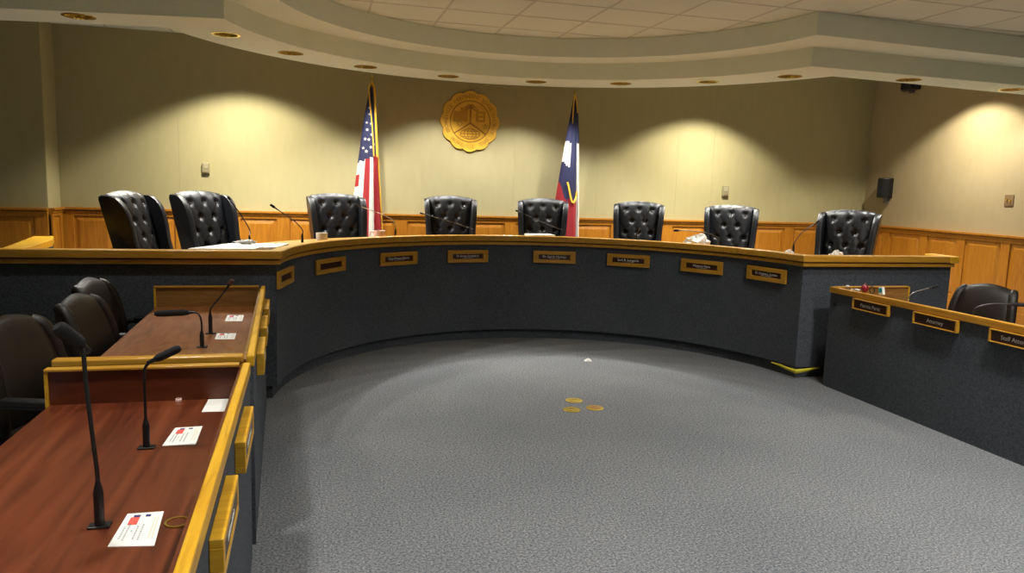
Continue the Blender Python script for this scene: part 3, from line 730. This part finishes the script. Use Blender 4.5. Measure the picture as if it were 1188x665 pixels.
# small things along the rail of the right desk
RZ = .8505
t = thing('glue_bottle', 'small bottle with white cap at the far corner of the right desk rail', 'bottle', (4.205, 5.16, RZ))
MB().lathe([(.010, 0), (.011, .003), (.011, .016), (.006, .02)], 16).build('body', M['plate_metal'], t, smooth=40)
MB().lathe([(.012, .018), (.013, .02), (.013, .028), (.009, .031)], 16).build('cap', M['white'], t, smooth=40)
t = thing('eraser', 'tiny white eraser on the right desk rail left of the red ball', 'eraser', (4.205, 5.045, RZ)); MB().box(-.012, .012, -.022, .022, 0, .016).build('block', M['white'], t, bevel=.004)
t = thing('eraser', 'tiny yellowish eraser on the right desk rail beside the white-capped bottle', 'eraser', (4.205, 5.105, RZ)); MB().box(-.008, .008, -.012, .012, 0, .009).build('block', M['paper_pale'], t, bevel=.003)
t = thing('toy_ball', 'dark red ball ornament standing on the right desk rail', 'ball', (4.208, 4.965, RZ))
MB().ball((0, 0, .032), .032, 18, 12, (.9, .9, 1)).build('ball', M['red_plastic'], t, smooth=True)
MB().lathe([(.005, .06), (.007, .066), (.004, .076)], 10).build('top_loop', M['plate_metal'], t, smooth=40)
t = thing('key_ring', 'thin dark ring leaning beside the red ball on the right desk rail', 'ring', (4.208, 4.885, RZ))
MB().tube([(0.0, .026 * math.cos(2 * PI * k / 24), .031 + .027 * math.sin(2 * PI * k / 24)) for k in range(25)], .0035, 8).build('loop', M['black'], t, smooth=40)
t = thing('gum_pack', 'small teal and white packet standing on the right desk rail', 'packet', (4.208, 4.775, RZ))
m = MB().box(-.011, .011, -.024, .024, 0, .062); m.xf(Matrix.Shear('XY', 4, (0, 0)) @ Matrix.Rotation(math.radians(-14), 4, 'X')); m.xf(Matrix.Translation((0, 0, .006))); m.build('packet', M['white'], t, bevel=.006)
m = MB().box(-.0125, -.0112, -.018, .018, .022, .054); m.xf(Matrix.Rotation(math.radians(-14), 4, 'X')); m.xf(Matrix.Translation((0, 0, .006))); m.build('print', M['teal'], t)

# ------------------------------------------------------------------ floor fittings
for x, y, ring_in, lab in [(1.897, 5.197, 0, 'brass floor outlet cover on the carpet, farthest of the three'), (1.80, 4.975, 1, 'brass floor outlet cover on the carpet, left one of the nearer pair'), (1.985, 4.99, 2, 'brass floor outlet cover with a dark ring, right one of the nearer pair')]:
    t = thing('floor_outlet', lab, 'floor outlet', (x, y, 0), 0, 'brass outlet covers in the middle of the floor')
    MB().lathe([(.064, 0), (.066, .003), (.06, .006), (.048, .0065)], 32).build('flange', M['brass_cover'], t, smooth=40)
    MB().lathe([(.044, .006), (.044, .009), (.04, .0095)], 28).build('lid', M['brass_cover'] if ring_in < 2 else M['gold_dark'], t, smooth=40)
    MB().box(-.02, .02, -.003, .003, .009, .0105).build('slot', M['dark_gap'], t)
m = MB(); m.add([(-.035, -.02, .001), (.03, -.025, .001), (.04, .02, .004), (-.03, .025, .002), (0, 0, .028), (.02, .005, .02)], [(0, 1, 4), (1, 2, 5), (1, 5, 4), (2, 3, 4), (2, 4, 5), (3, 0, 4), (0, 3, 2, 1)])
tag(m.build('paper_scrap', M['white'], loc=(2.462, 6.42, 0)), 'small white paper scrap on the carpet near the dais curve', 'paper scrap')

# ------------------------------------------------------------------ wall seal
t = thing('wall_seal', 'round gold seal with scalloped edge, mounted high on the back wall', 'seal', (1.905, RY1 - .001, 2.386))
R0 = .378; n = 240
out = []
for k in range(n):
    a = 2 * PI * k / n; rr = R0 * (.925 + .085 * abs(math.cos(6 * a)) ** .7); out.append((rr * math.cos(a), rr * math.sin(a)))
m = MB(); lv = [(1, 0), (1, -.018), (.985, -.026), (.80, -.028)]
vs = [(x * s_, d, z * s_) for s_, d in lv for x, z in out] + [(0, -.028, 0)]
fs = [(l * n + k, l * n + (k + 1) % n, (l + 1) * n + (k + 1) % n, (l + 1) * n + k) for l in range(3) for k in range(n)] + [(3 * n + k, 3 * n + (k + 1) % n, 4 * n) for k in range(n)] + [list(range(n))]
m.add(vs, fs); m.build('disc', M['gold'], t, smooth=30)
def circ_xz(r, y, rad, seg=64): return MB().tube([(r * math.cos(2 * PI * k / seg), y, r * math.sin(2 * PI * k / seg)) for k in range(seg + 1)], rad, 6)
circ_xz(.255, -.028, .006).build('ring_moulding', M['gold_dark'], t, smooth=40)
def arc_text(s, a0, a1, r, inward=False, h=.045):
    m = MB()
    for i, ch in enumerate(s + ' '):
        if ch == ' ':
            if m.v: m.build('lettering', M['gold_dark'], t)
            m = MB(); continue
        a = math.radians(a0 + (a1 - a0) * (i + .5) / len(s))
        g_ = text_mb(ch, h, h * .75)
        g_.xf(Matrix.Translation((r * math.cos(a), -.031, r * math.sin(a))) @ Matrix.Rotation(-(a - PI / 2) if not inward else -(a + PI / 2), 4, 'Y'))
        m.add(g_.v, g_.f)
arc_text('BROWNSVILLE INDEPENDENT SCHOOL DISTRICT', 208, -28, .312)
arc_text('BROWNSVILLE, TEXAS', 222, 318, .312, inward=True)
m = MB(); Y0 = -.029
def ln(P, r=.006): m.tube([(x, Y0, z) for x, z in P], r, 6)
ln([(0, -.02), (-.20, -.15)], .009); ln([(0, -.02), (.20, -.15)], .009); ln([(0, -.02), (0, .17)], .009)                  # divided shield
for k in range(7):                                                                                               # palm
    a = math.radians(-20 + 220 * k / 6); ln([(0, .17), (.038 * math.cos(a), .17 + .045 * math.sin(a)), (.075 * math.cos(a), .17 + .055 * math.sin(a) - .014)], .008)
m.build('crest_lines', M['gold_dark'], t, smooth=40)
m = MB(); fz = lambda x0, x1, z0, z1, d=.008: m.box(x0, x1, -.028 - d, -.02, z0, z1)
fz(-.215, -.12, -.01, .12, .01); fz(-.125, -.035, 0, .17, .006); m.build('crest_book', M['gold_mid'], t, bevel=.003, seg=1); m = MB(); fz(.07, .10, .0, .16); fz(.1, .19, .0, .025); fz(.165, .19, .0, .13); fz(.1, .16, .055, .075); fz(.1, .165, .105, .13)
m.build('crest_letter', M['gold_mid'], t, bevel=.003, seg=1)
m = MB()
for s_ in (1, .62, .25): m.tube([(.125 * s_ * math.cos(2 * PI * k / 32), -.029, -.155 + .065 * math.sin(2 * PI * k / 32)) for k in range(33)], .0045, 6)
for dz in (-.035, 0, .035): wv = .125 * math.sqrt(1 - (dz / .066) ** 2); m.tube([(-wv, -.029, -.155 + dz), (wv, -.029, -.155 + dz)], .0045, 6)
pts = [(.195 + (.035 if k % 2 == 0 else .015) * math.sin(PI * k / 5), -.029, -.055 + (.035 if k % 2 == 0 else .015) * math.cos(PI * k / 5)) for k in range(11)]
m.tube(pts, .004, 6); m.tube([(-.16, -.029, -.02), (-.13, -.029, .0), (-.10, -.029, -.03), (-.13, -.029, -.07), (-.16, -.029, -.05), (-.16, -.029, -.02)], .004, 6)
m.build('crest_globe', M['gold_dark'], t, smooth=40)

# ------------------------------------------------------------------ flags
def star(mb, c, r, nrm, up):
    nrm = Vector(nrm).normalized(); rt = Vector(up).cross(nrm).normalized(); upv = nrm.cross(rt)
    vs = [Vector(c)]
    for k in range(10):
        a = PI * k / 5; q = r if k % 2 == 0 else r * .42; vs.append(Vector(c) + rt * q * math.sin(a) + upv * q * math.cos(a))
    mb.add(vs, [(0, 1 + k, 1 + (k + 1) % 10) for k in range(10)])
def flag(name_label, base, top_z, prof, color, stars, group, fringe, cord):
    """prof(s) -> (left half-width, right half-width, drift) at s = 0 top .. 1 bottom"""
    t = thing('flag', name_label, 'flag', (*base, PZ), 0, group)
    H = top_z - PZ
    MB().lathe([(.14, 0), (.15, .01), (.14, .03), (.05, .05), (.025, .1), (.02, .11)], 28).build('stand', M['brass_cover'], t, smooth=40)
    MB().tube([(0, 0, .1), (0, 0, H - .1)], .014, 12).build('pole', M['oak_v'], t, smooth=40)
    MB().lathe([(.014, H - .11), (.024, H - .1), (.014, H - .085), (.012, H - .06), (.018, H - .045), (.001, H)], 12).build('finial', M['brass'], t, smooth=40)
    ns, na = 90, 120; z1, z0 = H - .12, .42; vs = []; cols = []
    def P(s, a):
        l, r, d = prof(s); fold = .22 * min(1, s * 1.8)
        ca, sa = math.cos(a), math.sin(a)
        k = 1 + fold * math.sin(7 * a + 1.2 * s) * .55 + fold * .3 * math.sin(11 * a - 2 * s)
        x = d + (r if ca > 0 else l) * ca * (1 + .10 * fold * math.sin(5 * a)); y = (.35 * (l + r)) * sa * k
        return Vector((x, y, z1 + (z0 - z1) * s + .01 * math.sin(9 * a) * s))
    for j in range(ns + 1):
        for i in range(na): vs.append(P(j / ns, 2 * PI * i / na))
    m = MB(); m.v = [tuple(v) for v in vs]
    for j in range(ns):
        for i in range(na):
            m.f.append([j * na + i, j * na + (i + 1) % na, (j + 1) * na + (i + 1) % na, (j + 1) * na + i])
            m.mi.append(color((j + .5) / ns, math.cos(2 * PI * (i + .5) / na), math.sin(2 * PI * (i + .5) / na)))
    m.f.append(list(range(na))); m.mi.append(0); m.f.append([ns * na + i for i in range(na)]); m.mi.append(1)
    cl = m.build('cloth', [M['flag_blue'], M['flag_red'], M['flag_white'], M['gold_cord']], t, smooth=True)
    if stars:
        sm = MB()
        for s, q, rad in stars:
            a = -math.acos(q); p = P(s, a); e = .01
            tx = P(s, a + e) - P(s, a - e); tz = P(s - e, a) - P(s + e, a); nn = tx.cross(tz)
            if nn.y > 0: nn = -nn
            nn.normalize(); star(sm, p + nn * .004, rad, nn, tz)
        sm.build('stars', M['flag_white'], cl)
    m = MB()
    for path, r in fringe(P): m.tube(path, r, 8)
    m.build('fringe', M['gold_cord'], t, smooth=40)
    m = MB()
    for path, r in cord(H): m.tube(smooth_path(path, 6), r, 8)
    m.build('cord', M['gold_cord'], t, smooth=40)
    return t
def us_prof(s): return (.01 + .28 * s ** .75, .014 + .14 * s, 0)
def us_col(s, c, si):
    if c > .72 and s < .4: return 3
    if s < .40 - .03 * c: return 0
    if c > .22: return 1
    if c < -.82: return 1 if .50 < s < .57 or s > .72 else 2
    if c < -.50: return 1 if s > .64 else 2
    if c < -.14: return 1
    return 2
us_stars = [(.13, -.45, .015), (.165, -.35, .018), (.21, -.62, .018), (.215, -.1, .02), (.25, -.5, .021), (.275, -.05, .02), (.30, -.62, .022), (.305, -.3, .022), (.345, -.1, .022), (.35, -.72, .02), (.37, -.45, .024), (.33, .35, .015)]
flag('flag with white stars and red stripes hanging on a pole, left of the gold seal', (.655, 9.12), 2.84, us_prof, us_col, us_stars, None,
     lambda P: [([P(s / 30, -.15) + Vector((.006, -.006, 0)) for s in range(0, 31)], .009)],
     lambda H: [([(0, -.02, H - .1), (-.035, -.03, H - .15), (-.03, -.045, H - .3), (.0, -.06, H - .6), (.02, -.075, H - .95)], .008), ([(0, -.02, H - .1), (.03, -.035, H - .2), (.04, -.06, H - .5), (.06, -.08, H - .95)], .011)])
def tx_prof(s): return (.012 + .29 * s ** .9, .02 + .12 * s ** .5, 0)
def tx_col(s, c, si):
    if c > .42: return 0 if s < .27 else 2
    if c < -.38:
        if s < .25 + .03 * (c + 1): return 0
        if s < .40 + .06 * (c + .6): return 2
        return 0 if s < .52 + .2 * (c + .9) else 1
    if s < .25: return 0
    return 0 if s < .60 else 1
flag('flag of dark blue, white and red hanging on a pole, right of the gold seal', (3.16, 9.12), 2.83, tx_prof, tx_col, [], None,
     lambda P: [([P(.50 + .12 * math.sin(PI * k / 14), -PI / 2 - .5 + .95 * k / 12) + Vector((0, -.012, .02 * math.sin(k))) for k in range(13)], .013)],
     lambda H: [([(0, -.02, H - .08), (-.02, -.03, H - .2), (-.025, -.035, H - .5), (-.03, -.045, H - .78)], .008), ([(-.03, -.045, H - .76), (-.03, -.05, H - .82), (-.028, -.05, H - .93)], .017), ([(0, -.02, H - .08), (.025, -.03, H - .2), (.035, -.035, H - .3)], .007)])

# ------------------------------------------------------------------ wall fittings
def speaker(loc, w_, h_, label):
    t = thing('wall_speaker', label, 'speaker', loc, PI / 2 * -1, 'black speakers on the right wall')   # local -Y looks into the room (-X)
    out_ = [(-w_ / 2, 0), (w_ / 2, 0), (w_ / 2, -.08), (w_ * .3, -.15), (-w_ * .3, -.16), (-w_ / 2, -.10)]
    m = MB().prism([(x, y) for x, y in out_[::-1]], -h_ / 2, h_ / 2); m.build('cabinet', M['black'], t, bevel=.014, seg=3)
    m = MB().prism([(x * .86, y - .006) for x, y in [(-w_ / 2, -.10), (-w_ * .3, -.158), (w_ * .3, -.15), (w_ / 2, -.083)]], -h_ * .42, h_ * .42); m.build('grille', M['foam'], t)
    m = MB().box(-.03, .03, -.06, 0, -h_ / 2 - .075, -h_ / 2 + .01); m.build('bracket', M['gray_plastic'], t, bevel=.008)
    m = MB().box(-w_ / 2 - .004, -w_ / 2 + .01, -.09, -.01, -h_ / 2 + .02, h_ / 2 - .02); m.build('side_trim', M['gray_plastic'], t, bevel=.004)
    return t
speaker((RX1, 9.03, 1.735), .165, .28, 'black wall speaker on the right wall, above the far right tufted chair')
t = thing('wall_speaker', 'black wall speaker high on the right wall, cut off by the soffit edge', 'speaker', (RX1, 8.77, 3.08), -PI / 2, 'black speakers on the right wall')
m = MB().prism([(-.15, -.04), (-.06, -.15), (.15, -.17), (.15, 0), (-.15, 0)], -.02, .09); m.build('cabinet', M['black'], t, bevel=.01)
m = MB().box(-.04, .04, -.03, 0, -.055, -.015); m.build('bracket', M['gray_plastic'], t, bevel=.005)

def thermostat(loc, label, w_=.085, h_=.125):
    t = thing('thermostat', label, 'thermostat', loc, 0, 'beige thermostats on the back wall')
    MB().box(-w_ / 2, w_ / 2, -.03, 0, -h_ / 2, h_ / 2).build('housing', M['beige'], t, bevel=.008)
    MB().box(-w_ * .3, w_ * .3, -.033, -.029, -h_ * .05, h_ * .38).build('cover', M['cover'], t, bevel=.003, seg=1)
    MB().box(-w_ * .35, w_ * .35, -.035, -.028, -h_ * .42, -h_ * .3).build('lever_slot', M['plate_metal'], t)
    return t
thermostat((-1.23, RY1 + .002, 1.69), 'small beige thermostat on the back wall above the second tufted chair')
thermostat((5.575, RY1 + .002, 1.62), 'small beige thermostat on the back wall above the seventh tufted chair', .1, .15)
t = thing('switch_plate', 'bronze switch plate on the right wall near the photo edge', 'switch', (RX1, 7.09, 1.615), -PI / 2)
MB().box(-.06, .06, -.01, 0, -.065, .065).build('plate', M['plate_metal'], t, bevel=.003)
MB().box(-.03, -.015, -.028, -.008, -.005, .018).build('toggle', M['brass'], t, bevel=.002); MB().box(.015, .03, -.028, -.008, -.018, .005).build('toggle', M['brass'], t, bevel=.002)

# ------------------------------------------------------------------ lights
def spot(loc, power, half, blend, col, tgt=None, r=.04, beam=0.0):
    """a spot lamp; beam > 0 concentrates its light towards the axis (cos^beam), as a reflector does"""
    d = bpy.data.lights.new('lamp', 'SPOT'); d.energy = power; d.spot_size = 2 * half; d.spot_blend = blend; d.color = col; d.shadow_soft_size = r
    if beam:
        d.use_nodes = True; nt = d.node_tree; em = nt.nodes['Emission']
        tc = nt.nodes.new('ShaderNodeTexCoord'); sx = nt.nodes.new('ShaderNodeSeparateXYZ'); nt.links.new(tc.outputs['Normal'], sx.inputs[0])
        ab = nt.nodes.new('ShaderNodeMath'); ab.operation = 'ABSOLUTE'; nt.links.new(sx.outputs['Z'], ab.inputs[0])
        pw = nt.nodes.new('ShaderNodeMath'); pw.operation = 'POWER'; pw.inputs[1].default_value = beam; nt.links.new(ab.outputs[0], pw.inputs[0])
        nt.links.new(pw.outputs[0], em.inputs['Strength'])
    o = bpy.data.objects.new('lamp_light', d); COL.objects.link(o); o.location = loc
    v = Vector((0, 0, -1)) if tgt is None else Vector(tgt) - Vector(loc)
    o.rotation_euler = v.to_track_quat('-Z', 'Y').to_euler(); return o
WARM = (1.0, .94, .76); NEUT = (1.0, .985, .93)
for i, (x, y) in enumerate(LIGHTS): spot((x, y, ZL + .045), 45 if i > 9 else 150, math.radians(60), .6, NEUT, r=.03)
for x, y, p in [(-.80, 8.57, 780), (1.28, 8.80, 760), (2.50, 8.78, 700), (5.08, 8.57, 780)]: spot((x, y, CZ - .03), p, math.radians(62 if 1 < x < 3 else 59), .28, WARM, r=.03, beam=2.8)
spot((RX1 - .62, 7.53, CZ - .03), 400, math.radians(59), .28, WARM, r=.03, beam=2.4)
for x, y, p in [(-.9, -1.6, 260), (-.9, .6, 220), (-.9, 2.6, 200), (-.9, 4.5, 90), (.8, -1.6, 300), (.8, .6, 170), (.8, 2.6, 150), (.8, 4.5, 60), (2.3, .4, 150), (2.3, 2.8, 120)]:
    spot((x, y, CZ - .02), p, math.radians(50), .8, NEUT, r=.1, beam=1.0)
for x, y, p in [(3.8, -.6, 330), (3.8, 1.2, 330), (3.8, 3.0, 300), (3.8, 4.4, 110)]: spot((x, y, CZ - .02), p, math.radians(72), .6, NEUT, r=.1, beam=.3)  # unseen wide spots, added to brighten the left desk panel and dais front
for x, y, p in [(5.9, 3.2, 100), (5.9, .5, 200), (-3.2, .5, 200)]: spot((x, y, CZ - .02), p, math.radians(55), .8, NEUT, r=.1)
wd = bpy.data.worlds.new('world'); S.world = wd; wd.use_nodes = True
wd.node_tree.nodes['Background'].inputs['Color'].default_value = (.02, .02, .02, 1)

# ------------------------------------------------------------------ camera
f, pitch, roll, yaw = 868.4, math.radians(7.67), math.radians(1.83), math.radians(14.89)
fwd = Vector((math.sin(yaw) * math.cos(pitch), math.cos(yaw) * math.cos(pitch), -math.sin(pitch)))
rt = Vector((math.cos(yaw), -math.sin(yaw), 0)); upv = rt.cross(fwd)
r2 = math.cos(roll) * rt + math.sin(roll) * upv; u2 = -math.sin(roll) * rt + math.cos(roll) * upv
cd = bpy.data.cameras.new('camera'); cam = bpy.data.objects.new('camera', cd); COL.objects.link(cam)
cam.matrix_world = Matrix(((r2.x, u2.x, -fwd.x, 0), (r2.y, u2.y, -fwd.y, 0), (r2.z, u2.z, -fwd.z, 1.6), (0, 0, 0, 1)))
cd.sensor_fit = 'HORIZONTAL'; cd.sensor_width = 36; cd.lens = f / 1188 * 36; cd.clip_start = .05
S.camera = cam
S.view_settings.view_transform = 'Standard'; S.view_settings.look = 'None'; S.view_settings.gamma = 1; S.view_settings.use_curve_mapping = False
S.view_settings.exposure = 0.0
S.cycles.use_denoising = True
S.cycles.max_bounces = 8; S.cycles.diffuse_bounces = 5; S.cycles.sample_clamp_indirect = 4.0
